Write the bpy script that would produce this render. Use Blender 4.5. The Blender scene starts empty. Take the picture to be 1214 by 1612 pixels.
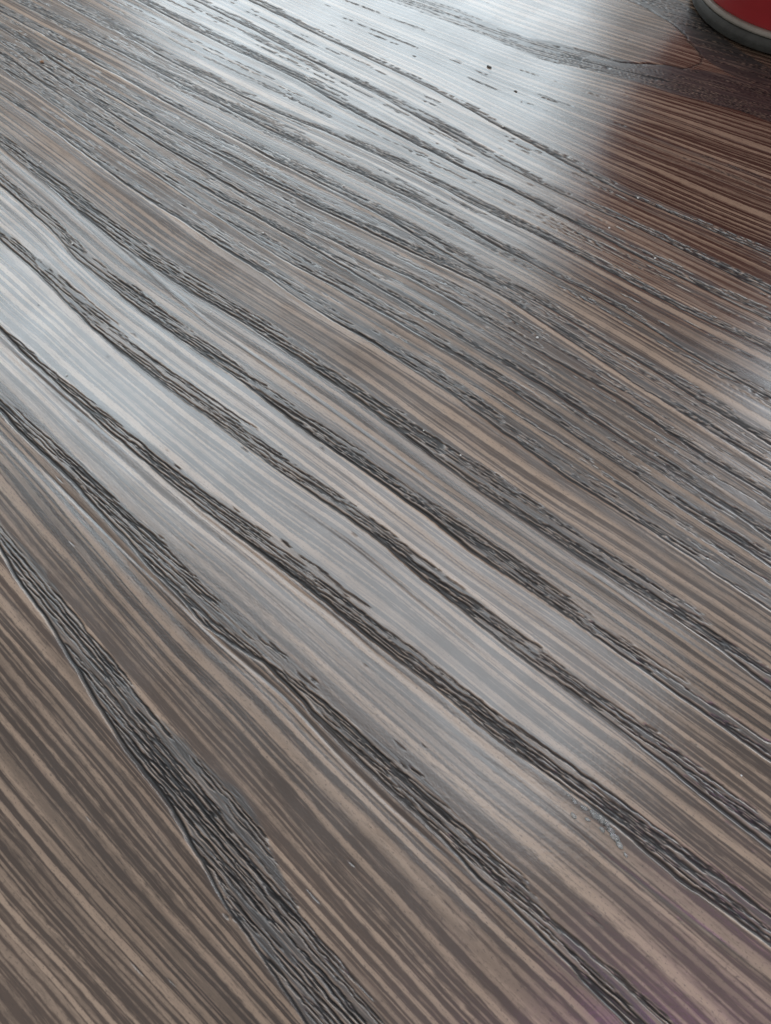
import bpy, bmesh, math, random
import numpy as np
from mathutils import Vector, Matrix

R = math.radians
scene = bpy.context.scene
col = scene.collection

# ------------------------------------------------------------------ camera
CAM_H = 0.13                      # camera height over the table, metres
PITCH = R(57.4)                   # optical axis below the horizon
FPX = 1218.0                      # focal length in photo pixels (1214 x 1612)
cam_d = bpy.data.cameras.new("camera")
cam = bpy.data.objects.new("camera", cam_d); col.objects.link(cam)
cam.location = (0, 0, CAM_H)
cam.rotation_euler = (R(90) - PITCH, 0, 0)
cam_d.sensor_fit = 'VERTICAL'
cam_d.sensor_height = 24.0
cam_d.sensor_width = 24.0 * 1214 / 1612
cam_d.lens = 24.0 * FPX / 1612
cam_d.clip_start = 0.005
cam_d.clip_end = 100
cam_d.dof.use_dof = True
cam_d.dof.focus_distance = 0.185
cam_d.dof.aperture_fstop = 45.0
scene.camera = cam

# ------------------------------------------------------------------ light
scene.view_settings.view_transform = 'Standard'
scene.view_settings.look = 'None'
scene.view_settings.exposure = 0.0
scene.view_settings.gamma = 1.0
world = bpy.data.worlds.new("World"); scene.world = world
world.use_nodes = True
bg = world.node_tree.nodes["Background"]
bg.inputs[0].default_value = (0.99, 0.965, 0.94, 1)
bg.inputs[1].default_value = 0.46

ES = np.array([0.7490, -0.6626])  # along the grain (table axes)
ET = np.array([0.6626, 0.7490])   # across the grain

def st2xy(s, t):
    return s * ES[0] + t * ET[0], s * ES[1] + t * ET[1]

def window_lamp(name, s0, s1, t, z0, z1, power, color):
    """upright window, parallel to the grain, facing the table"""
    d = bpy.data.lights.new(name, 'AREA'); d.shape = 'RECTANGLE'
    d.size = s1 - s0; d.size_y = z1 - z0; d.energy = power; d.color = color
    o = bpy.data.objects.new(name, d); col.objects.link(o)
    x, y = st2xy((s0 + s1) / 2, t)
    ex = Vector((ES[0], ES[1], 0)); ey = Vector((0, 0, 1)); ez = ex.cross(ey)
    if ez.dot(Vector((ET[0], ET[1], 0))) < 0: ez = -ez; ex = -ex
    m = Matrix((ex, ey, ez)).transposed().to_4x4()   # lamp shines along its -Z, towards the table
    m.translation = (x, y, (z0 + z1) / 2)
    o.matrix_world = m
    return o

def ceiling_lamp(name, s0, s1, t0, t1, z, power, color):
    d = bpy.data.lights.new(name, 'AREA'); d.shape = 'RECTANGLE'
    d.size = s1 - s0; d.size_y = t1 - t0; d.energy = power; d.color = color
    o = bpy.data.objects.new(name, d); col.objects.link(o)
    x, y = st2xy((s0 + s1) / 2, (t0 + t1) / 2)
    o.location = (x, y, z)
    o.rotation_euler = (0, 0, math.atan2(ES[1], ES[0]))
    return o

window_lamp("window_light", -3.70, -1.20, 2.3, 0.60, 2.18, 54, (0.79, 0.92, 1.0))
window_lamp("window_light", -0.27, 0.80, 2.3, 0.60, 2.15, 25, (0.84, 0.92, 1.0))
ceiling_lamp("skylight", -2.6, -1.02, 0.36, 0.92, 1.5, 14.5, (0.79, 0.92, 1.0))
ceiling_lamp("skylight", -0.98, 0.05, 0.38, 0.88, 1.5, 6.0, (0.86, 0.94, 1.0))

ceiling_lamp("added_purple_glow", 0.19, 0.35, 0.00, 0.14, 0.75, 0.34, (0.75, 0.25, 0.75))  # lamp added only for the corner's purple tint; its real source is unknown

# ------------------------------------------------------------------ helpers
def ground(px, py):
    """photo pixel -> (s, t) on the table plane"""
    x = (px - 607.0) / FPX; y = (806.0 - py) / FPX
    dy = math.cos(PITCH) + y * math.sin(PITCH)
    dz = -math.sin(PITCH) + y * math.cos(PITCH)
    k = CAM_H / -dz
    X, Y = x * k, dy * k
    return X * ES[0] + Y * ES[1], X * ET[0] + Y * ET[1]

def mesh_obj(name, verts, faces, mats, parent=None, smooth=True):
    me = bpy.data.meshes.new(name)
    me.from_pydata([tuple(v) for v in verts], [], faces)
    if smooth:
        me.polygons.foreach_set("use_smooth", [True] * len(me.polygons))
    for m in (mats if isinstance(mats, (list, tuple)) else [mats]): me.materials.append(m)
    o = bpy.data.objects.new(name, me); col.objects.link(o)
    if parent: o.parent = parent
    return o

def new_mat(name):
    m = bpy.data.materials.new(name); m.use_nodes = True
    nt = m.node_tree
    return m, nt, nt.nodes["Principled BSDF"]

class N:
    """small node-building helper"""
    def __init__(s, nt): s.nt = nt
    def _in(s, sock, v):
        if v is None: return
        if isinstance(v, bpy.types.NodeSocket): s.nt.links.new(v, sock)
        else: sock.default_value = v
    def math(s, op, a, b=None, c=None, clamp=False):
        n = s.nt.nodes.new("ShaderNodeMath"); n.operation = op; n.use_clamp = clamp
        for i, v in enumerate((a, b, c)): 
            if v is not None: s._in(n.inputs[i], v)
        return n.outputs[0]
    def attr(s, name):
        n = s.nt.nodes.new("ShaderNodeAttribute"); n.attribute_name = name; return n
    def vmul(s, v, xyz):
        n = s.nt.nodes.new("ShaderNodeVectorMath"); n.operation = 'MULTIPLY'
        s._in(n.inputs[0], v); n.inputs[1].default_value = xyz; return n.outputs[0]
    def vadd(s, v, w):
        n = s.nt.nodes.new("ShaderNodeVectorMath"); n.operation = 'ADD'
        s._in(n.inputs[0], v); s._in(n.inputs[1], w); return n.outputs[0]
    def noise(s, v, scale=1.0, detail=2.0, rough=0.5, dist=0.0):
        n = s.nt.nodes.new("ShaderNodeTexNoise"); s._in(n.inputs["Vector"], v)
        n.inputs["Scale"].default_value = scale; n.inputs["Detail"].default_value = detail
        n.inputs["Roughness"].default_value = rough; n.inputs["Distortion"].default_value = dist
        return n.outputs[0]
    def ramp(s, f, lo, hi, a=0.0, b=1.0):
        n = s.nt.nodes.new("ShaderNodeMapRange"); n.interpolation_type = 'SMOOTHSTEP'
        s._in(n.inputs[0], f); s._in(n.inputs[1], lo); s._in(n.inputs[2], hi)
        s._in(n.inputs[3], a); s._in(n.inputs[4], b); return n.outputs[0]
    def mix(s, f, a, b):
        n = s.nt.nodes.new("ShaderNodeMix"); n.data_type = 'RGBA'
        s._in(n.inputs[0], f); s._in(n.inputs[6], a); s._in(n.inputs[7], b); return n.outputs[2]

# ------------------------------------------------------------------ materials
def laminate_material():
    m, nt, p = new_mat("embossed_wood_laminate"); n = N(nt)
    g = n.attr("grain").outputs["Vector"]           # x along the grain, y across it, metres
    pore = n.attr("pore").outputs["Fac"]
    band = n.attr("band").outputs["Fac"]
    # gentle wander of the printed fibres
    w = n.noise(n.vmul(g, (18, 60, 1)), 1.0, 2.0)
    w = n.math('MULTIPLY', n.math('SUBTRACT', w, 0.5), 0.0022)
    cx = nt.nodes.new("ShaderNodeCombineXYZ"); nt.links.new(w, cx.inputs[1])
    gw = n.vadd(g, cx.outputs[0])
    fine = n.noise(n.vmul(gw, (420, 2600, 1)), 1.0, 2.0, 0.6)            # tooth on stripe edges
    c = n.noise(n.vadd(n.vmul(gw, (5, 45, 1)), (3.0, 17.0, 0)), 1.0, 2.0)   # broad tone
    f2 = n.math('MULTIPLY', n.math('SUBTRACT', fine, 0.5), 1.1)
    sep = nt.nodes.new("ShaderNodeSeparateXYZ"); nt.links.new(gw, sep.inputs[0]); uy = sep.outputs[1]
    def lines(pitch, warp_vec, off, amt, lo, hi, duty):
        wn = n.noise(n.vadd(n.vmul(gw, warp_vec), off), 1.0, 1.0)
        ph = n.math('ADD', n.math('MULTIPLY', uy, 2 * math.pi / pitch), n.math('MULTIPLY', wn, amt))
        wob = n.noise(n.vadd(n.vmul(gw, duty), off), 1.0, 1.0)          # each line's own width and strength
        v = n.math('ADD', n.math('SINE', ph), n.math('MULTIPLY', n.math('SUBTRACT', wob, 0.5), 3.0))
        return n.ramp(n.math('ADD', v, f2), lo, hi)
    s1 = lines(0.0026, (5, 130, 1), (3, 9, 0), 16.0, 0.1, 0.75, (9, 210, 1))
    s2 = lines(0.00125, (8, 300, 1), (13, 2, 0), 14.0, 0.25, 1.3, (22, 500, 1))
    amp = n.ramp(n.noise(n.vadd(n.vmul(gw, (14, 300, 1)), (40, 21, 0)), 1.0, 1.0), 0.32, 0.58, 0.36, 0.95)
    st = n.math('MAXIMUM', n.math('MULTIPLY', s1, amp), n.math('MULTIPLY', s2, 0.62))
    dark = n.mix(n.ramp(c, 0.35, 0.65), (0.036, 0.0225, 0.016, 1), (0.075, 0.049, 0.036, 1))
    tan = n.mix(n.ramp(c, 0.3, 0.7), (0.265, 0.188, 0.132, 1), (0.360, 0.264, 0.192, 1))
    colr = n.mix(st, dark, tan)
    # speckle of the printed paper
    sp = n.noise(n.vmul(g, (1500, 3600, 1)), 1.0, 2.0, 0.7)
    colr = n.mix(n.ramp(sp, 0.55, 0.72, 0.0, 0.6), colr, (0.035, 0.028, 0.025, 1))
    fb = n.noise(n.vmul(gw, (170, 1900, 1)), 1.0, 3.0, 0.65)
    colr = n.mix(n.ramp(fb, 0.48, 0.72, 0.0, 0.45), colr, (0.045, 0.032, 0.026, 1))
    fc = n.noise(n.vadd(n.vmul(gw, (120, 2300, 1)), (9, 4, 0)), 1.0, 3.0, 0.65)
    colr = n.mix(n.ramp(fc, 0.52, 0.75, 0.0, 0.40), colr, (0.30, 0.205, 0.150, 1))
    # latewood bands: charcoal with pale fibres between the pores; also tints in the valleys' shade
    bf = n.noise(n.vadd(n.vmul(gw, (55, 1500, 1)), (5, 5, 0)), 1.0, 2.0, 0.6)
    bcol = n.mix(n.ramp(bf, 0.52, 0.68), (0.043, 0.042, 0.042, 1), (0.17, 0.135, 0.11, 1))
    colr = n.mix(n.math('MULTIPLY', band, 0.95), colr, bcol)
    rim = n.attr('rim').outputs['Fac']
    colr = n.mix(n.math('MULTIPLY', rim, 0.8), colr, (0.30, 0.225, 0.17, 1))
    colr = n.mix(n.math('MULTIPLY', pore, 0.93), colr, (0.012, 0.0125, 0.0135, 1))
    nt.links.new(colr, p.inputs["Base Color"])
    # gloss: smooth lacquer, slightly uneven with wiping marks
    r1 = n.noise(n.vmul(g, (55, 38, 1)), 1.0, 3.0, 0.55)
    rough = n.ramp(r1, 0.3, 0.7, 0.19, 0.265)
    rough = n.math('ADD', rough, n.math('ADD', n.math('MULTIPLY', pore, 0.08), n.math('MULTIPLY', band, 0.08)))
    nt.links.new(rough, p.inputs["Roughness"])
    nt.links.new(n.math("SUBTRACT", 1.0, n.math("ADD", n.math("MULTIPLY", pore, 0.62), n.math("MULTIPLY", band, 0.22))), p.inputs["Specular IOR Level"])
    # fine relief
    mic = n.noise(n.vmul(g, (1500, 2600, 1)), 1.0, 2.0, 0.6)
    wav = n.noise(n.vmul(gw, (25, 520, 1)), 1.0, 1.0)
    hgt = n.math('ADD', n.math('MULTIPLY', mic, 0.20), n.math('MULTIPLY', wav, 0.35))
    hb = n.math('MULTIPLY', n.noise(n.vmul(gw, (160, 2400, 1)), 1.0, 2.0), n.math('MULTIPLY', band, 0.9))
    hgt = n.math('ADD', hgt, hb)
    bp = nt.nodes.new("ShaderNodeBump"); bp.inputs["Distance"].default_value = 0.00010
    bp.inputs["Strength"].default_value = 0.8
    nt.links.new(hgt, bp.inputs["Height"]); nt.links.new(bp.outputs[0], p.inputs["Normal"])
    return m

def plain(name, rgb, rough, spec=0.5, var=0.12, scale=60.0, bump=0.0, coat=0.0):
    m, nt, p = new_mat(name); n = N(nt)
    tc = nt.nodes.new("ShaderNodeTexCoord").outputs["Object"]
    f = n.noise(tc, scale, 4.0, 0.6)
    c1 = tuple(v * (1 - var) for v in rgb) + (1,); c2 = tuple(min(1, v * (1 + var)) for v in rgb) + (1,)
    nt.links.new(n.mix(n.ramp(f, 0.3, 0.7), c1, c2), p.inputs["Base Color"])
    nt.links.new(n.ramp(f, 0.2, 0.8, rough * 0.85, min(1, rough * 1.15)), p.inputs["Roughness"])
    p.inputs["Specular IOR Level"].default_value = spec
    p.inputs["Coat Weight"].default_value = coat; p.inputs["Coat Roughness"].default_value = 0.12
    if bump:
        bp = nt.nodes.new("ShaderNodeBump"); bp.inputs["Distance"].default_value = bump
        nt.links.new(n.noise(tc, scale * 12, 3.0, 0.6), bp.inputs["Height"])
        nt.links.new(bp.outputs[0], p.inputs["Normal"])
    return m

M_LAM = laminate_material()
M_EDGE = plain("table_edge_plastic", (0.06, 0.042, 0.034), 0.45)
M_RED = plain("red_glaze", (0.58, 0.05, 0.06), 0.38, 0.45, 0.06, 40.0, 0.00005)
M_FOOT = plain("grey_rubber", (0.07, 0.074, 0.07), 0.55, 0.4, 0.25, 160.0, 0.00012)
M_TRIM = plain("pale_grey_trim", (0.33, 0.315, 0.28), 0.4, 0.5, 0.15, 150.0, 0.00005)
M_IN = plain("cream_inside", (0.55, 0.52, 0.47), 0.3)
M_DUST = plain("white_dust", (0.62, 0.62, 0.60), 0.8, 0.3)
M_CRUMB = plain("dark_crumb", (0.07, 0.065, 0.055), 0.6, 0.4, 0.4, 900.0)
M_GLUE, _nt, _p = new_mat("dried_clear_residue")
_p.inputs["Base Color"].default_value = (0.86, 0.88, 0.87, 1)
_p.inputs["Roughness"].default_value = 0.18
_p.inputs["Transmission Weight"].default_value = 0.85
_p.inputs["IOR"].default_value = 1.4

# ------------------------------------------------------------------ traced growth rings
# photo pixels; every point is projected onto the table plane by ground()
A_L = [(0,861),(25,906),(60,956),(100,1016),(130,1066),(165,1126),(205,1186),(235,1222),(265,1259),(295,1314),(325,1369),(355,1424),(390,1474),(425,1524),(460,1574),(485,1612)]
A_U = [(0,816),(30,851),(65,891),(105,951),(150,1011),(190,1051),(225,1106),(280,1151),(325,1205),(380,1246),(415,1304),(445,1379),(485,1459),(540,1534),(607,1609)]
B_L = [(0,643),(30,678),(85,728),(135,778),(160,806),(205,851),(245,901),(285,936),(320,981),(365,1011),(415,1040),(450,1076),(495,1126),(545,1176),(575,1206),(607,1234),(657,1284),(707,1329),(757,1384),(807,1425),(842,1459),(887,1504),(927,1549),(977,1594),(992,1612)]
B_U = [(0,618),(20,628),(50,668),(90,698),(125,728),(165,758),(200,798),(220,811),(255,846),(275,876),(325,926),(370,966),(400,986),(445,1026),(480,1066),(540,1131),(585,1156),(640,1196),(702,1259),(762,1334),(822,1379),(857,1424),(897,1464),(937,1499),(987,1539),(1032,1579),(1067,1612)]
C_L = [(0,518),(30,548),(75,588),(100,613),(135,648),(180,683),(215,713),(260,753),(300,788),(345,820),(390,851),(440,891),(475,915),(500,935),(535,965),(575,998),(607,1023),(657,1056),(707,1101),(757,1141),(807,1181),(857,1219),(907,1249),(940,1270),(967,1299),(1007,1326),(1057,1374),(1107,1409),(1157,1444),(1214,1486)]
C_U = [(0,505),(30,538),(65,568),(100,598),(145,623),(175,648),(225,683),(270,723),(320,758),(375,798),(435,841),(480,871),(540,921),(565,951),(607,976),(652,1006),(697,1046),(732,1076),(777,1106),(817,1141),(847,1166),(887,1201),(927,1229),(957,1249),(987,1264),(1067,1324),(1107,1354),(1157,1379),(1214,1424)]
D_L = [(0,376),(30,402),(60,428),(90,458),(125,498),(165,533),(210,568),(240,593),(280,620),(320,652),(370,690),(400,712),(440,740),(490,775),(525,800),(560,820),(607,855),(637,881),(677,921),(727,956),(772,996),(812,1026),(857,1061),(897,1086),(932,1121),(982,1151),(1022,1181),(1062,1214),(1107,1254),(1157,1289),(1214,1334)]
D_U = [(0,355),(60,402),(85,420),(140,468),(155,480),(190,513),(225,543),(280,583),(320,618),(380,660),(430,700),(480,738),(510,758),(550,783),(607,824),(647,858),(707,902),(762,948),(807,981),(867,1026),(907,1058),(957,1091),(1007,1131),(1057,1166),(1112,1210),(1147,1239),(1177,1264),(1214,1293)]
E_L = [(0,292),(50,332),(90,370),(115,403),(150,433),(190,465),(235,500),(280,532),(325,562),(370,592),(415,625),(460,660),(500,692),(540,716),(607,765),(657,800),(717,846),(757,876),(807,911),(857,943),(907,978),(957,1016),(1007,1051),(1057,1086),(1107,1118),(1157,1153),(1214,1195)]
E_U = [(0,270),(30,295),(90,345),(135,390),(175,424),(215,448),(250,474),(280,500),(320,528),(360,562),(420,602),(460,630),(500,658),(550,693),(607,738),(657,768),(707,803),(750,832),(792,861),(842,893),(887,931),(932,961),(977,996),(1032,1036),(1082,1071),(1142,1115),(1214,1166)]
F_L = [(0,230),(50,268),(100,310),(150,352),(200,392),(260,432),(300,460),(350,485),(400,517),(440,546),(480,572),(525,602),(565,629),(607,659),(637,686),(682,720),(732,754),(782,792),(817,814),(857,840),(907,872),(957,906),(1007,938),(1057,970),(1107,1000),(1152,1034),(1182,1058),(1214,1080)]
F_U = [(0,205),(50,245),(90,272),(140,312),(175,340),(220,372),(255,400),(300,428),(335,448),(380,483),(425,504),(465,532),(510,562),(560,592),(607,624),(647,652),(687,683),(737,713),(782,742),(827,775),(877,808),(932,838),(977,868),(1032,911),(1082,951),(1132,998),(1172,1023),(1214,1048)]
G_ = [(0,145),(50,175),(100,212),(150,252),(200,285),(250,320),(300,352),(350,387),(380,403),(430,436),(475,468),(525,498),(565,520),(607,543),(657,573),(707,608),(757,643),(807,683),(857,718),(907,753),(957,783),(987,803),(1047,838),(1087,868),(1137,906),(1187,936),(1214,953)]
H_ = [(0,100),(100,168),(200,240),(300,305),(400,372),(450,404),(500,432),(560,462),(607,490),(637,505),(682,535),(732,560),(782,590),(817,618),(847,638),(887,668),(932,698),(982,730),(1032,763),(1082,798),(1132,831),(1182,861),(1214,881)]
I_ = [(0,80),(150,182),(300,280),(450,364),(607,450),(657,480),(707,513),(757,545),(807,570),(857,600),(907,635),(957,670),(1007,705),(1057,735),(1107,768),(1157,800),(1214,843)]
J_ = [(0,60),(150,158),(300,250),(450,336),(607,415),(687,450),(732,480),(807,525),(882,570),(957,610),(1032,660),(1107,713),(1182,756),(1214,780)]
K_ = [(0,38),(150,132),(300,215),(450,297),(607,372),(707,418),(757,440),(817,474),(887,520),(957,570),(1032,618),(1082,648),(1157,700),(1214,735)]
L_ = [(0,12),(150,95),(300,178),(450,256),(607,335),(667,370),(722,403),(782,440),(837,465),(907,505),(977,548),(1057,595),(1107,625),(1157,658),(1214,693)]
M_ = [(60,15),(150,58),(300,135),(450,212),(607,287),(682,325),(757,367),(847,418),(907,445),(957,470),(1007,503),(1057,533),(1107,563),(1157,593),(1214,620)]
d_ = [(100,0),(170,35),(250,80),(300,110),(375,145),(450,180),(525,208),(607,245),(682,282),(732,312),(792,342),(857,368),(932,407),(992,440),(1057,478),(1107,500),(1157,520),(1214,550)]
c_ = [(215,-5),(300,40),(380,80),(425,100),(480,125),(535,160),(607,197),(697,245),(782,284),(832,308),(887,337),(957,372),(1022,405),(1082,435),(1137,463),(1214,500)]
b_ = [(310,0),(375,30),(425,58),(475,85),(525,108),(565,130),(607,153),(667,183),(742,228),(807,265),(857,290),(907,312),(987,347),(1057,380),(1107,405),(1157,430),(1214,458)]
a_ = [(390,-5),(450,25),(500,52),(550,75),(607,102),(667,130),(732,166),(792,200),(857,232),(917,264),(977,297),(1047,330),(1107,352),(1157,375),(1214,397)]
Z1_L = [(560,-18),(637,10),(707,35),(757,55),(807,75),(857,95),(932,110),(976,120),(1062,148),(1161,172),(1214,192)]
Z1_U = [(600,-30),(682,0),(722,15),(782,40),(832,60),(877,67),(917,80),(957,90),(1000,100),(1042,102),(1076,108),(1110,112),(1150,118),(1214,140)]
Z2_L = [(940,-40),(985,-8),(1020,13),(1047,30),(1072,49),(1092,70),(1108,92),(1150,118),(1214,140)]
Z2_U = [(990,-45),(1040,-15),(1085,10),(1125,45),(1165,80),(1214,110)]
CRACK = [(905,76),(951,89),(978,98),(1000,100),(1020,100),(1042,102),(1060,104),(1076,108),(1090,105),(1102,100),(1106,92),(1102,84),(1096,75),(1083,64),(1080,56),(1072,48),(1060,38),(1047,30),(1034,22),(1020,14),(1008,8),(992,0),(970,-12)]
S0 = [(0,1344),(60,1412),(110,1470),(175,1540),(240,1612)]
S1 = [(0,1165),(50,1219),(125,1309),(200,1409),(280,1489),(390,1605)]
S2 = [(0,1010),(100,1125),(180,1224),(280,1345),(380,1465),(510,1612)]
S3 = [(0,835),(100,955),(200,1075),(300,1190),(400,1305),(500,1422),(660,1600)]
S4 = [(0,725),(80,825),(200,975),(310,1100),(435,1240),(607,1424),(770,1585)]
# soft secondary valleys that run beside some rings
COMP = [
 [(60,730),(200,871),(280,946),(340,1006),(450,1096),(500,1151),(550,1206),(607,1262),(677,1322),(747,1382),(807,1442),(887,1522),(957,1586)],
 [(0,538),(90,618),(175,688),(270,768),(310,806),(390,866),(460,922),(525,971),(607,1044),(700,1118)],
 [(887,873),(980,936),(1080,1010),(1137,1048),(1172,1078),(1214,1108)],
 [(150,350),(260,450),(330,510),(400,560),(500,630),(607,706),(700,775)],
 [(230,620),(330,700),(460,790),(560,860),(680,960),(800,1060)],
 [(700,1150),(830,1240),(950,1345),(1100,1455),(1214,1540)],
]

# ------------------------------------------------------------------ table grid in (s, t)
def graded(lo, hi, f0, f1, step):
    """coordinates from lo to hi: fine inside [f0,f1] with local step(x), coarse outside"""
    xs = [f0]
    while xs[-1] < f1: xs.append(xs[-1] + step(xs[-1]))
    up = [xs[-1]]; h = step(xs[-1])
    while up[-1] < hi: h *= 1.16; up.append(up[-1] + h)
    dn = [f0]; h = step(f0)
    while dn[-1] > lo: h *= 1.16; dn.append(dn[-1] - h)
    return np.array(dn[::-1][:-1] + xs + up[1:])

TS = graded(-0.42, 0.62, -0.046, 0.318, lambda t: 0.000125 + 0.00085 * max(0.0, t))
SS = graded(-0.75, 0.55, -0.305, 0.056, lambda s: 0.00044 + 0.0012 * max(0.0, -s - 0.05))
NS, NT = len(SS), len(TS)
rng = np.random.default_rng(7)

def noise1(x, seed, freq):
    r = np.random.default_rng(seed).uniform(-1, 1, 4096)
    y = x * freq + 2000; i = np.floor(y).astype(int); f = y - i; f = f * f * (3 - 2 * f)
    return r[i % 4096] * (1 - f) + r[(i + 1) % 4096] * f

def curve(pts, smooth=True):
    p = np.array([ground(*q) for q in pts]); p = p[np.argsort(p[:, 0])]
    x, y = p[:, 0], p[:, 1]
    k0 = (y[min(4, len(y) - 1)] - y[0]) / (x[min(4, len(y) - 1)] - x[0])
    k1 = (y[-1] - y[-min(5, len(y))]) / (x[-1] - x[-min(5, len(y))])
    t = np.interp(SS, x, y)
    lo = SS < x[0]; hi = SS > x[-1]; L = 0.05
    t[lo] = y[0] - k0 * L * (1 - np.exp((SS[lo] - x[0]) / L))
    t[hi] = y[-1] + k1 * L * (1 - np.exp(-(SS[hi] - x[-1]) / L))
    if smooth:                                    # round the polyline corners
        g = np.arange(SS[0], SS[-1], 0.0005); v = np.interp(g, SS, t)
        kk = np.exp(-0.5 * (np.arange(-8, 9) / 3.2) ** 2); kk /= kk.sum()
        v = np.convolve(np.pad(v, 8, mode='edge'), kk, mode='valid'); t = np.interp(SS, g, v)
    return t

# flow lines: printed stripes follow these, ordered across the grain
flow_src = [S0, S1, S2, S3, S4, B_L, C_L, D_L, E_L, F_L, G_, H_, I_, J_, K_, L_, M_, d_, c_, b_, a_, Z1_L]
def straighten(c, sig=7.0):
    g = np.arange(SS[0], SS[-1], 0.001); kk = np.exp(-0.5 * (np.arange(-30, 31) / sig) ** 2); kk /= kk.sum()
    return np.interp(SS, g, np.convolve(np.pad(np.interp(g, SS, c), 30, mode='edge'), kk, mode='valid'))
T = np.array([curve(p) for p in flow_src])
gs = np.arange(SS[0], SS[-1], 0.001); kg = np.exp(-0.5 * (np.arange(-45, 46) / 15.0) ** 2); kg /= kg.sum()
for k in range(len(T)):                           # printed stripes run straighter than the pore rings
    T[k] = np.interp(SS, gs, np.convolve(np.pad(np.interp(gs, SS, T[k]), 45, mode='edge'), kg, mode='valid'))
for k in range(1, len(T)): T[k] = np.maximum(T[k], T[k - 1] + 0.0016)
for k in range(2):                                # light smoothing of neighbouring spacings
    T[1:-1] = 0.8 * T[1:-1] + 0.1 * (T[:-2] + T[2:])
mid = (SS > -0.25) & (SS < 0.03)
u_k = T[:, mid].mean(axis=1)
T = np.vstack([T[0] - 0.45, T, T[-1] + 0.02, T[-1] + 0.5])
T[-2] = 0.6 * (T[-3] + 0.02) + 0.4 * (T[-3][mid].mean() + 0.02)
T[-1] = T[-3][mid].mean() + 0.5; T[0] = T[1][mid].mean() - 0.45
u_k = np.concatenate([[u_k[0] - 0.45], u_k, [u_k[-1] + 0.02, u_k[-1] + 0.5]])

Ugrid = np.empty((NS, NT), np.float32)
for i in range(NS): Ugrid[i] = np.interp(TS, T[:, i], u_k)
def flow_t(u0, i0, i1):
    k = int(np.clip(np.searchsorted(u_k, u0) - 1, 0, len(u_k) - 2)); w = (u0 - u_k[k]) / (u_k[k + 1] - u_k[k])
    return (1 - w) * T[k, i0:i1] + w * T[k + 1, i0:i1]

# ------------------------------------------------------------------ relief
Z = np.zeros((NS, NT), np.float32)
PORE = np.zeros((NS, NT), np.float32)
BAND = np.zeros((NS, NT), np.float32)
SLOT = np.zeros((NS, NT), np.float32)
RIM = np.zeros((NS, NT), np.float32)

def cut(i0, i1, tc, hw, depth, pore=1.0, power=3.0):
    """carve a slot along columns i0..i1 with centre tc, half width hw (arrays)"""
    if i1 - i0 < 2: return
    j = np.searchsorted(TS, tc); j = np.clip(j, 1, NT - 1)
    dtl = TS[j] - TS[j - 1]
    K = int(np.ceil((1.8 * hw / dtl).max())) + 2
    jj = j[:, None] + np.arange(-K, K + 1)[None, :]
    ok = (jj >= 0) & (jj < NT); jj = np.clip(jj, 0, NT - 1)
    d = np.abs(TS[jj] - tc[:, None]) / np.maximum(hw, 1e-7)[:, None]
    v = np.clip(1 - d ** power, 0, 1) * ok
    ii = np.broadcast_to(np.arange(i0, i1)[:, None], jj.shape)
    dp = depth if np.isscalar(depth) else depth[:, None]
    RIM[ii, jj] = np.maximum(RIM[ii, jj], np.exp(-((d - 1.5) / 0.38) ** 2) * ok * pore * (1 + 0.8 * noise1(SS[i0:i1], int(i0) + int(j[0]), 260))[:, None] * 0.95)
    SLOT[ii, jj] = np.maximum(SLOT[ii, jj], v * dp)
    PORE[ii, jj] = np.maximum(PORE[ii, jj], np.clip(v * 1.5, 0, 1) * pore)

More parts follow.
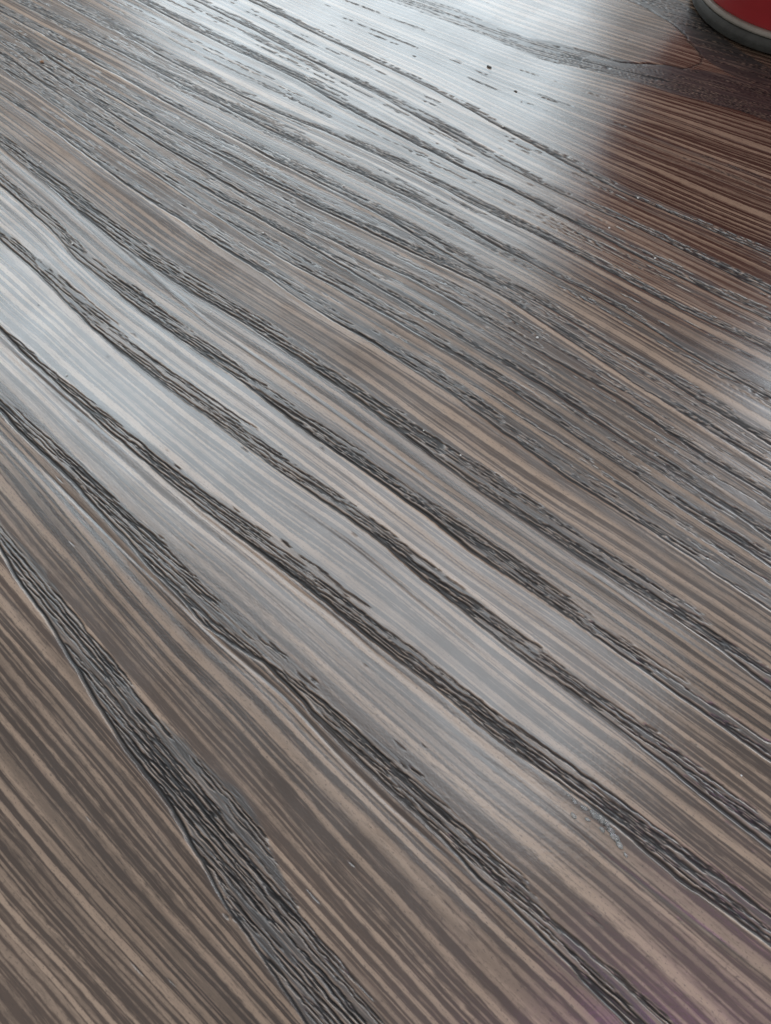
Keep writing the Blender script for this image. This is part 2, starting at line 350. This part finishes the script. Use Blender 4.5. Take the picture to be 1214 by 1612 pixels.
def ring(Lc, Uc, lane=0.00066, cover=1.15, depth=0.00028, edge=1.0, drift=0.05, dens_u=0.55, mask=1.0, seed=0, wob=0.00021, slen=0.013):
    r = np.random.default_rng(seed + 100)
    wl = noise1(SS, seed * 7 + 1, 90) * wob + noise1(SS, seed * 7 + 2, 300) * wob * 0.55 + noise1(SS, seed * 7 + 6, 850) * wob * 0.3
    wu = noise1(SS, seed * 7 + 3, 110) * wob * 1.6 + noise1(SS, seed * 7 + 4, 420) * wob
    Lq = Lc + wl; Uq = np.maximum(Uc + wu, Lq + 0.0003)
    W = Uq - Lq
    # soft band mask
    for i in range(NS):
        a, b = np.searchsorted(TS, (Lq[i] - 0.0004, Uq[i] + 0.0006))
        if b <= a: continue
        tt = TS[a:b]
        mk = mask if np.isscalar(mask) else mask[i]
        m = np.clip((tt - Lq[i] + 0.0003) / 0.0004, 0, 1) * np.clip((Uq[i] - tt + 0.0003) / 0.0006, 0, 1)
        BAND[i, a:b] = np.maximum(BAND[i, a:b], m * mk)
    # pore slots
    area = float(np.sum(W[1:] * np.diff(SS)) )
    nseed = int(cover * area / (lane * slen))
    cdf = np.cumsum(W[1:] * np.diff(SS)); cdf /= cdf[-1]
    for _ in range(nseed):
        i = int(np.searchsorted(cdf, r.random())) 
        q = r.random() ** (1 + 0.8 * (1 - dens_u))
        t0 = Lq[i] + q * W[i]
        u0 = np.interp(t0, T[:, i], u_k)
        u0 = round(u0 / lane) * lane + r.normal(0, lane * 0.12)
        ln = slen * r.lognormal(-0.2, 0.85)
        i1 = min(NS - 1, int(np.searchsorted(SS, SS[i] + ln)))
        if i1 - i < 4: i1 = min(NS - 1, i + 4)
        tc = flow_t(u0, i, i1) + drift * (SS[i:i1] - SS[i]) * r.uniform(0.4, 1.3)
        tc = tc + (t0 - tc[0]) * 0.12
        ph = int(r.integers(0, 1 << 20))
        tc = tc + noise1(SS[i:i1], ph, 320) * 0.00016 + noise1(SS[i:i1], ph + 1, 760) * 0.00009
        over = (tc > Uq[i:i1] + r.choice([0.0, 0.0002, 0.0013], p=[0.5, 0.42, 0.08]) * r.uniform(0.3, 1)) | (tc < Lq[i:i1] - 0.0001)
        k = int(np.argmax(over)) if over.any() else len(tc)
        if k < 4: continue
        tc = tc[:k]; x = np.linspace(0, 1, k)
        hw = lane * r.uniform(0.15, 0.29) * np.clip(1 - np.abs(2 * x - 1) ** 6, 0.05, 1)
        hw = hw * (1 + 0.35 * noise1(SS[i:i + k], ph + 2, 700))
        cut(i, i + k, tc, hw, depth * r.uniform(0.55, 1.15), r.uniform(0.7, 1.0))
    # strong continuous groove along the lower-left boundary
    if edge > 0:
        e = np.clip(0.55 + 0.55 * noise1(SS, seed * 7 + 5, 45), 0.12, 1.0)
        cut(0, NS, Lq.copy(), 0.00030 * (0.7 + 0.8 * e) * edge ** 0.5, depth * 1.25 * e * edge, 0.95 * min(1, edge))
        # smooth swollen lip outside the groove
        for i in range(NS):
            a, b = np.searchsorted(TS, (Lq[i] - 0.0050, Lq[i]))
            x = (Lq[i] - TS[a:b]) / 0.0050
            Z[i, a:b] += 0.00003 * edge * np.exp(-((x - 0.16) / 0.15) ** 2) - 0.00003 * edge * np.exp(-((x - 0.62) / 0.2) ** 2)

for k, (lo, up) in enumerate([(A_L, A_U), (B_L, B_U), (C_L, C_U), (D_L, D_U), (E_L, E_U), (F_L, F_U)]):
    Lc, Uc = curve(lo), curve(up)
    if k > 1: Lc, Uc = straighten(Lc, 6.0), straighten(Uc, 5.0)
    if k: Uc = Lc + (Uc - Lc) * ((0.95 if k == 1 else 0.86) + 0.07 * noise1(SS, 500 + k, 60))
    ring(Lc, np.maximum(Uc, Lc + 0.0008), seed=k, lane=0.00072 if k == 0 else 0.00066,
         mask=0.9 if k == 0 else 0.62, cover=1.7 if k == 0 else 1.75, drift=0.0 if k == 0 else 0.05)
for k, c in enumerate([G_, H_, I_, J_, K_, L_, M_, d_, c_, b_, a_]):
    Lc = straighten(curve(c)); w = 0.0024 + 0.0011 * noise1(SS, 900 + k, 22)
    far = np.array([0.9, 1.0, 0.8, 1.0, 0.9, 1.0, 1.1, 1.1, 1.1, 1.2, 1.0])[k]
    ring(Lc - w * 0.35, Lc + w * 0.65 * far, seed=20 + k, lane=0.00066, cover=1.6, edge=1.0, mask=0.75, depth=0.00026)
# minor discontinuous pore rows between the dense rings
for k in range(56):
    kk = 11 + (k % 11); f = rng.uniform(0.25, 0.75)
    c = (1 - f) * T[kk] + f * T[kk + 1]
    w = np.clip(0.0014 * noise1(SS, 1300 + k, 16), 0.00025, None)
    ring(c - w * 0.4, c + w * 0.6, seed=60 + k, lane=0.0006, cover=1.3, edge=0.0, mask=0.5, depth=0.00020, slen=0.02)
# cathedral at the far right
z1l, z1u, z2l, z2u = curve(Z1_L), curve(Z1_U), curve(Z2_L), curve(Z2_U)
ring(z1l, np.maximum(z1u, z1l + 0.001), seed=90, cover=0.9, edge=0.0, mask=np.interp(SS, [ground(720, 30)[0], ground(1000, 110)[0]], [0.55, 1.0]), depth=0.00012, lane=0.0008)  # charcoal thinned towards the left: window glare put into the colour
ring(z2l, np.maximum(z2u, z2l + 0.001), seed=91, cover=0.9, edge=0.0, mask=1.0, depth=0.00012, lane=0.0008)
# rings outside the photograph's frame, so that the table goes on
base_lo = T[1]
for k in range(14):
    off = -0.022 - 0.019 * k + rng.uniform(-0.004, 0.004)
    c = base_lo + off; w = 0.0035 + 0.002 * noise1(SS, 2000 + k, 15)
    ring(c, c + w, seed=100 + k, lane=0.0012, cover=0.35, slen=0.02)
for k in range(12):
    c = z2u.max() + 0.02 + 0.016 * k + 0.004 * noise1(SS, 2100 + k, 6); w = 0.003 + 0.0015 * noise1(SS, 2200 + k, 15)
    ring(c, c + w, seed=130 + k, lane=0.0012, cover=0.35, slen=0.02)

# stray pores next to the rings
for _ in range(260):
    u0 = rng.uniform(-0.03, 0.30); i = int(rng.integers(0, NS - 40)); ln = rng.uniform(0.0006, 0.0035)
    i1 = min(NS - 1, max(i + 3, int(np.searchsorted(SS, SS[i] + ln))))
    tc = flow_t(u0, i, i1); x = np.linspace(0, 1, i1 - i)
    cut(i, i1, tc, rng.uniform(0.00007, 0.00014) * np.clip(1 - np.abs(2 * x - 1) ** 4, 0.1, 1), 0.00008, 0.6)

# secondary soft valleys
for k, pts in enumerate(COMP):
    p = np.array([ground(*q) for q in pts]); s0, s1 = p[:, 0].min(), p[:, 0].max()
    c = curve(pts); i0, i1 = np.searchsorted(SS, (s0, s1))
    fade = np.clip(np.minimum(SS[i0:i1] - s0, s1 - SS[i0:i1]) / 0.01, 0, 1)
    amp = fade * (0.6 + 0.4 * noise1(SS[i0:i1], 3000 + k, 40))
    for i, am in zip(range(i0, i1), amp):
        a, b = np.searchsorted(TS, (c[i] - 0.003, c[i] + 0.003)); x = (TS[a:b] - c[i]) / 0.00035
        Z[i, a:b] -= 0.00008 * am * np.exp(-x * x) * (1 if am > 0 else 0)
        BAND[i, a:b] = np.maximum(BAND[i, a:b], 0.5 * max(am, 0) * np.exp(-x * x))  # shade of the valley put into the colour as band charcoal

# the fine crack round the cathedral tip
cp = np.array([ground(*q) for q in CRACK])
seg = np.concatenate([[0], np.cumsum(np.hypot(*np.diff(cp, axis=0).T))])
q = np.arange(0, seg[-1], 0.00018)
cs = np.interp(q, seg, cp[:, 0]) + noise1(q, 77, 500) * 0.00018
ct = np.interp(q, seg, cp[:, 1]) + noise1(q, 78, 500) * 0.00018
for s0, t0, wv in zip(cs, ct, 0.00020 + 0.00016 * noise1(q, 79, 200)):
    i = int(np.searchsorted(SS, s0)); j = int(np.searchsorted(TS, t0))
    ii = np.arange(i - 3, i + 4); jj = np.arange(j - 3, j + 4)
    d = np.hypot((SS[ii] - s0)[:, None], (TS[jj] - t0)[None, :]) / (wv + 0.00012)
    v = np.clip(1.15 - d ** 2, 0, 1)
    sl = np.ix_(ii, jj)
    SLOT[sl] = np.maximum(SLOT[sl], 0.00022 * v); PORE[sl] = np.maximum(PORE[sl], v)

# pits
for px, py, rr in [(357,1442,0.0003),(652,89,0.0004),(253,846,0.00025),(956,107,0.0006),(879,74,0.0005),(494,1070,0.0003)]:
    s0, t0 = ground(px, py); i = int(np.searchsorted(SS, s0)); j = int(np.searchsorted(TS, t0))
    ii = np.arange(i - 6, i + 7); jj = np.arange(j - 8, j + 9)
    d = np.hypot((SS[ii] - s0)[:, None] / 1.8, (TS[jj] - t0)[None, :]) / rr
    v = np.clip(1 - d ** 2, 0, 1); sl = np.ix_(ii, jj)
    SLOT[sl] = np.maximum(SLOT[sl], 0.0002 * v); PORE[sl] = np.maximum(PORE[sl], v)

# slightly uneven band floor and plateau waviness
Sg, Tg = np.meshgrid(SS, TS, indexing='ij')
fib = (noise1((Ugrid + 0.0002 * np.sin(Sg * 210)).ravel().astype(float), 41, 2300).reshape(Ugrid.shape)
       * (0.6 + 0.4 * noise1((Sg * 60 + Ugrid * 900).ravel().astype(float), 42, 1.0).reshape(Ugrid.shape)))
Z += 0.000010 * noise1(Ugrid.ravel().astype(float), 43, 260).reshape(Ugrid.shape).astype(np.float32)
Z -= (BAND * (0.00003 + 0.00003 * fib)).astype(np.float32)
RIM = np.clip(RIM * np.clip(1 - PORE * 1.5, 0, 1) * np.clip(BAND * 3, 0.15, 1), 0, 1)
Z -= SLOT
Z += 0.000035 * RIM
BAND = np.clip(BAND, 0, 1)

# ------------------------------------------------------------------ build the table
def empty(name, label, cat, loc=(0, 0, 0), group=None):
    o = bpy.data.objects.new(name, None); col.objects.link(o); o.location = loc
    o.empty_display_size = 0.02
    o["label"] = label; o["category"] = cat
    if group: o["group"] = group
    return o

table = empty("table", "dark brown wood-grain table with embossed charcoal pore bands and tan streaks, under the red cup", "table")
X = Sg * ES[0] + Tg * ET[0]; Y = Sg * ES[1] + Tg * ET[1]
co = np.stack([X, Y, Z], axis=-1).reshape(-1, 3).astype(np.float32)
idx = np.arange(NS * NT, dtype=np.int32).reshape(NS, NT)
quads = np.stack([idx[:-1, :-1], idx[1:, :-1], idx[1:, 1:], idx[:-1, 1:]], axis=-1).reshape(-1, 4)
me = bpy.data.meshes.new("table_top")
me.vertices.add(len(co)); me.vertices.foreach_set("co", co.ravel())
me.loops.add(quads.size); me.loops.foreach_set("vertex_index", quads.ravel())
me.polygons.add(len(quads))
me.polygons.foreach_set("loop_start", np.arange(0, quads.size, 4, dtype=np.int32))
me.polygons.foreach_set("use_smooth", np.ones(len(quads), dtype=bool))
me.update(calc_edges=True)
ga = me.attributes.new("grain", 'FLOAT_VECTOR', 'POINT')
gv = np.stack([Sg + 3.0, Ugrid + 3.0, np.zeros_like(Sg)], axis=-1).reshape(-1).astype(np.float32)
ga.data.foreach_set("vector", gv)
me.attributes.new("pore", 'FLOAT', 'POINT').data.foreach_set("value", PORE.ravel())
me.attributes.new("band", 'FLOAT', 'POINT').data.foreach_set("value", BAND.ravel().astype(np.float32))
me.attributes.new("rim", 'FLOAT', 'POINT').data.foreach_set("value", RIM.ravel().astype(np.float32))
me.materials.append(M_LAM)
top = bpy.data.objects.new("table_top", me); col.objects.link(top); top.parent = table
print("TV", NS, NT, NS*NT)

def slab(name, s0, s1, t0, t1, z0, z1, mat, parent, bev=0.0012):
    bm = bmesh.new()
    for s_ in (s0, s1):
        for t_ in (t0, t1):
            for z_ in (z0, z1):
                x, y = st2xy(s_, t_); bm.verts.new((x, y, z_))
    bmesh.ops.convex_hull(bm, input=bm.verts[:])
    bmesh.ops.dissolve_limit(bm, angle_limit=0.01, verts=bm.verts[:], edges=bm.edges[:])
    bmesh.ops.bevel(bm, geom=bm.edges[:], offset=bev, segments=2, affect='EDGES', profile=0.6)
    m = bpy.data.meshes.new(name); bm.to_mesh(m); bm.free(); m.materials.append(mat)
    o = bpy.data.objects.new(name, m); col.objects.link(o); o.parent = parent
    return o
sA, sB, tA, tB = SS[0], SS[-1], TS[0], TS[-1]
slab("core_board", sA + .0005, sB - .0005, tA + .0005, tB - .0005, -0.0260, -0.0010, M_EDGE, table)
slab("edge_band", sA - .002, sB + .002, tA - .002, tA, -0.0262, 0.0004, M_EDGE, table, 0.0005)
slab("edge_band", sA - .002, sB + .002, tB, tB + .002, -0.0262, 0.0004, M_EDGE, table, 0.0005)
slab("edge_band", sA - .002, sA, tA, tB, -0.0262, 0.0004, M_EDGE, table, 0.0005)
slab("edge_band", sB, sB + .002, tA, tB, -0.0262, 0.0004, M_EDGE, table, 0.0005)

# ------------------------------------------------------------------ the cup
def lathe(name, prof, mat, parent, n=160, jit=0.0, seed=1):
    vs, fs = [], []; rr = random.Random(seed)
    m = len(prof)
    ph = [rr.uniform(0, 6.28) for _ in range(6)]
    for i in range(n):
        a = 2 * math.pi * i / n
        k = 1 + jit * (math.sin(7 * a + ph[0]) + 0.6 * math.sin(17 * a + ph[1]) + 0.5 * math.sin(41 * a + ph[2]))
        for r_, z_ in prof: vs.append((r_ * k * math.cos(a), r_ * k * math.sin(a), z_))
    for i in range(n):
        for j in range(m - 1):
            a, b = i * m + j, ((i + 1) % n) * m + j
            fs.append((a, b, b + 1, a + 1))
    return mesh_obj(name, vs, fs, mat, parent)

def fillet(pts, rad=0.3, seg=4):
    out = [pts[0]]
    for a, b, c in zip(pts[:-2], pts[1:-1], pts[2:]):
        p0 = (b[0] + (a[0] - b[0]) * rad, b[1] + (a[1] - b[1]) * rad)
        p1 = (b[0] + (c[0] - b[0]) * rad, b[1] + (c[1] - b[1]) * rad)
        for k in range(seg + 1):
            f = k / seg
            out.append(((1-f)**2*p0[0] + 2*f*(1-f)*b[0] + f*f*p1[0], (1-f)**2*p0[1] + 2*f*(1-f)*b[1] + f*f*p1[1]))
    out.append(pts[-1]); return out

CUP = (0.1418, 0.2870)
cup = empty("cup", "red cup with dark grey foot and pale grey rim line, in the upper right corner", "cup", (CUP[0], CUP[1], 0.0))
lathe("foot_ring", fillet([(0.0, 0.0012), (0.030, 0.0012), (0.0335, 0.0004), (0.0368, 0.0006), (0.0374, 0.003), (0.0366, 0.0048), (0.034, 0.0050)]), M_FOOT, cup, jit=0.0016)
lathe("trim_ring", fillet([(0.034, 0.0049), (0.0366, 0.0049), (0.0369, 0.0056), (0.0364, 0.0066), (0.034, 0.0066)]), M_TRIM, cup)
body = [(0.0345, 0.0064), (0.0358, 0.0067), (0.0380, 0.012), (0.0490, 0.031), (0.0570, 0.046), (0.0605, 0.064), (0.0625, 0.088),
        (0.0628, 0.0905), (0.0615, 0.0915), (0.0603, 0.090), (0.0580, 0.064), (0.0540, 0.048), (0.046, 0.034), (0.030, 0.022), (0.0, 0.020)]
lathe("body", fillet(body, 0.35, 5), M_RED, cup)

# ------------------------------------------------------------------ dust and crumbs
def pebble(name, px, py, size, mat, seed, flat=0.5, stretch=1.0):
    s_, t_ = ground(px, py); x, y = st2xy(s_, t_)
    rr = random.Random(seed); bm = bmesh.new()
    bmesh.ops.create_icosphere(bm, subdivisions=2, radius=size)
    for v in bm.verts:
        k = rr.uniform(0.72, 1.22); v.co *= k; v.co.z *= flat; v.co.x *= stretch
    m = bpy.data.meshes.new(name); bm.to_mesh(m); bm.free(); m.materials.append(mat)
    o = bpy.data.objects.new(name, m); col.objects.link(o)
    o.location = (x, y, size * flat * 0.7); o.rotation_euler = (0, 0, rr.uniform(0, 3.1))
    return o

DUST = [
 (541,293,.42,"bright white speck in the dense fine grain, upper middle of the table"),
 (846,532,.40,"bright white speck left of the right hand window reflection"),
 (105,591,.34,"white speck just above the dark pore band at the left edge"),
 (114,384,.36,"white speck in the upper left between two dark pore bands"),
 (64,256,.36,"white speck on the dark band near the upper left edge"),
 (725,717,.28,"right one of two white specks in the central dark band"),
 (667,678,.24,"left one of two white specks in the central dark band"),
 (1031,407,.34,"white speck lowest and rightmost of those in the red reflection"),
 (1004,312,.36,"white speck uppermost of those in the red cup reflection"),
 (959,359,.36,"white speck leftmost of those in the red cup reflection"),
 (792,200,.38,"white speck on a thin dark line inside the top window reflection"),
 (821,160,.34,"white speck just below the smaller dark crumb"),
 (987,61,.34,"white speck on tan stripes inside the crack, left of the cup"),
 (332,492,.26,"faint white speck on a tan stripe, left of the picture centre"),
 (287,135,.34,"white speck among fine grain lines near the top left"),
 (414,367,.34,"white speck in fine grain between upper left and centre"),
 (1167,1221,.20,"white speck near the right edge above the clear residue"),
 (1114,880,.28,"white speck near the right edge at half height"),
]
for k, (px, py, s_, lab) in enumerate(DUST):
    o = pebble("dust_speck", px, py, s_ * 0.0008, M_DUST, 50 + k)
    o["label"] = lab; o["category"] = "dust speck"; o["group"] = "white dust specks on the table"
o = pebble("crumb", 770, 106, 0.00045, M_CRUMB, 5, 0.5, 2.4); o.rotation_euler.z = 0.3 - 1.2
o["label"] = "larger dark crumb on the bright window reflection left of the cup"; o["category"] = "crumb"
o = pebble("crumb", 812, 144, 0.0003, M_CRUMB, 6, 0.5, 2.2); o.rotation_euler.z = -0.8
o["label"] = "smaller dark crumb just below and right of the larger crumb"; o["category"] = "crumb"
o = pebble("crumb", 66, 98, 0.0006, plain("rusty_crumb", (0.22, 0.11, 0.05), 0.7), 8, 0.4, 1.3)
o["label"] = "rust brown crumb near the upper left corner of the table"; o["category"] = "crumb"

# dried clear residue beside a ring
rr = random.Random(4); bm = bmesh.new()
spots = [(905,1262,.8),(920,1272,1.0),(936,1283,1.4),(946,1290,1.5),(955,1297,1.0),(962,1308,1.1),(968,1318,1.3),(975,1330,1.1),(985,1346,.6),
         (925,1290,.7),(903,1284,.9),(948,1306,.8),(895,1252,.5)]
sx, sy = st2xy(*ground(946, 1290))
for px, py, k in spots:
    x, y = st2xy(*ground(px, py))
    r0 = 0.00034 * k
    res = bmesh.ops.create_icosphere(bm, subdivisions=3, radius=r0)
    ang = rr.uniform(-1.1, -0.4)
    for v in res['verts']:
        c = v.co * rr.uniform(0.7, 1.3); c.x *= 1.8; c.z *= 0.10
        v.co = (x - sx + c.x * math.cos(ang) - c.y * math.sin(ang), y - sy + c.x * math.sin(ang) + c.y * math.cos(ang), c.z)
m = bpy.data.meshes.new("residue"); bm.to_mesh(m); bm.free(); m.materials.append(M_GLUE)
m.polygons.foreach_set("use_smooth", [True] * len(m.polygons))
res_o = bpy.data.objects.new("residue", m); col.objects.link(res_o); res_o.location = (sx, sy, 0.00003)
res_o["label"] = "small smear of dried clear residue beside the third dark pore band, lower right"; res_o["category"] = "residue"
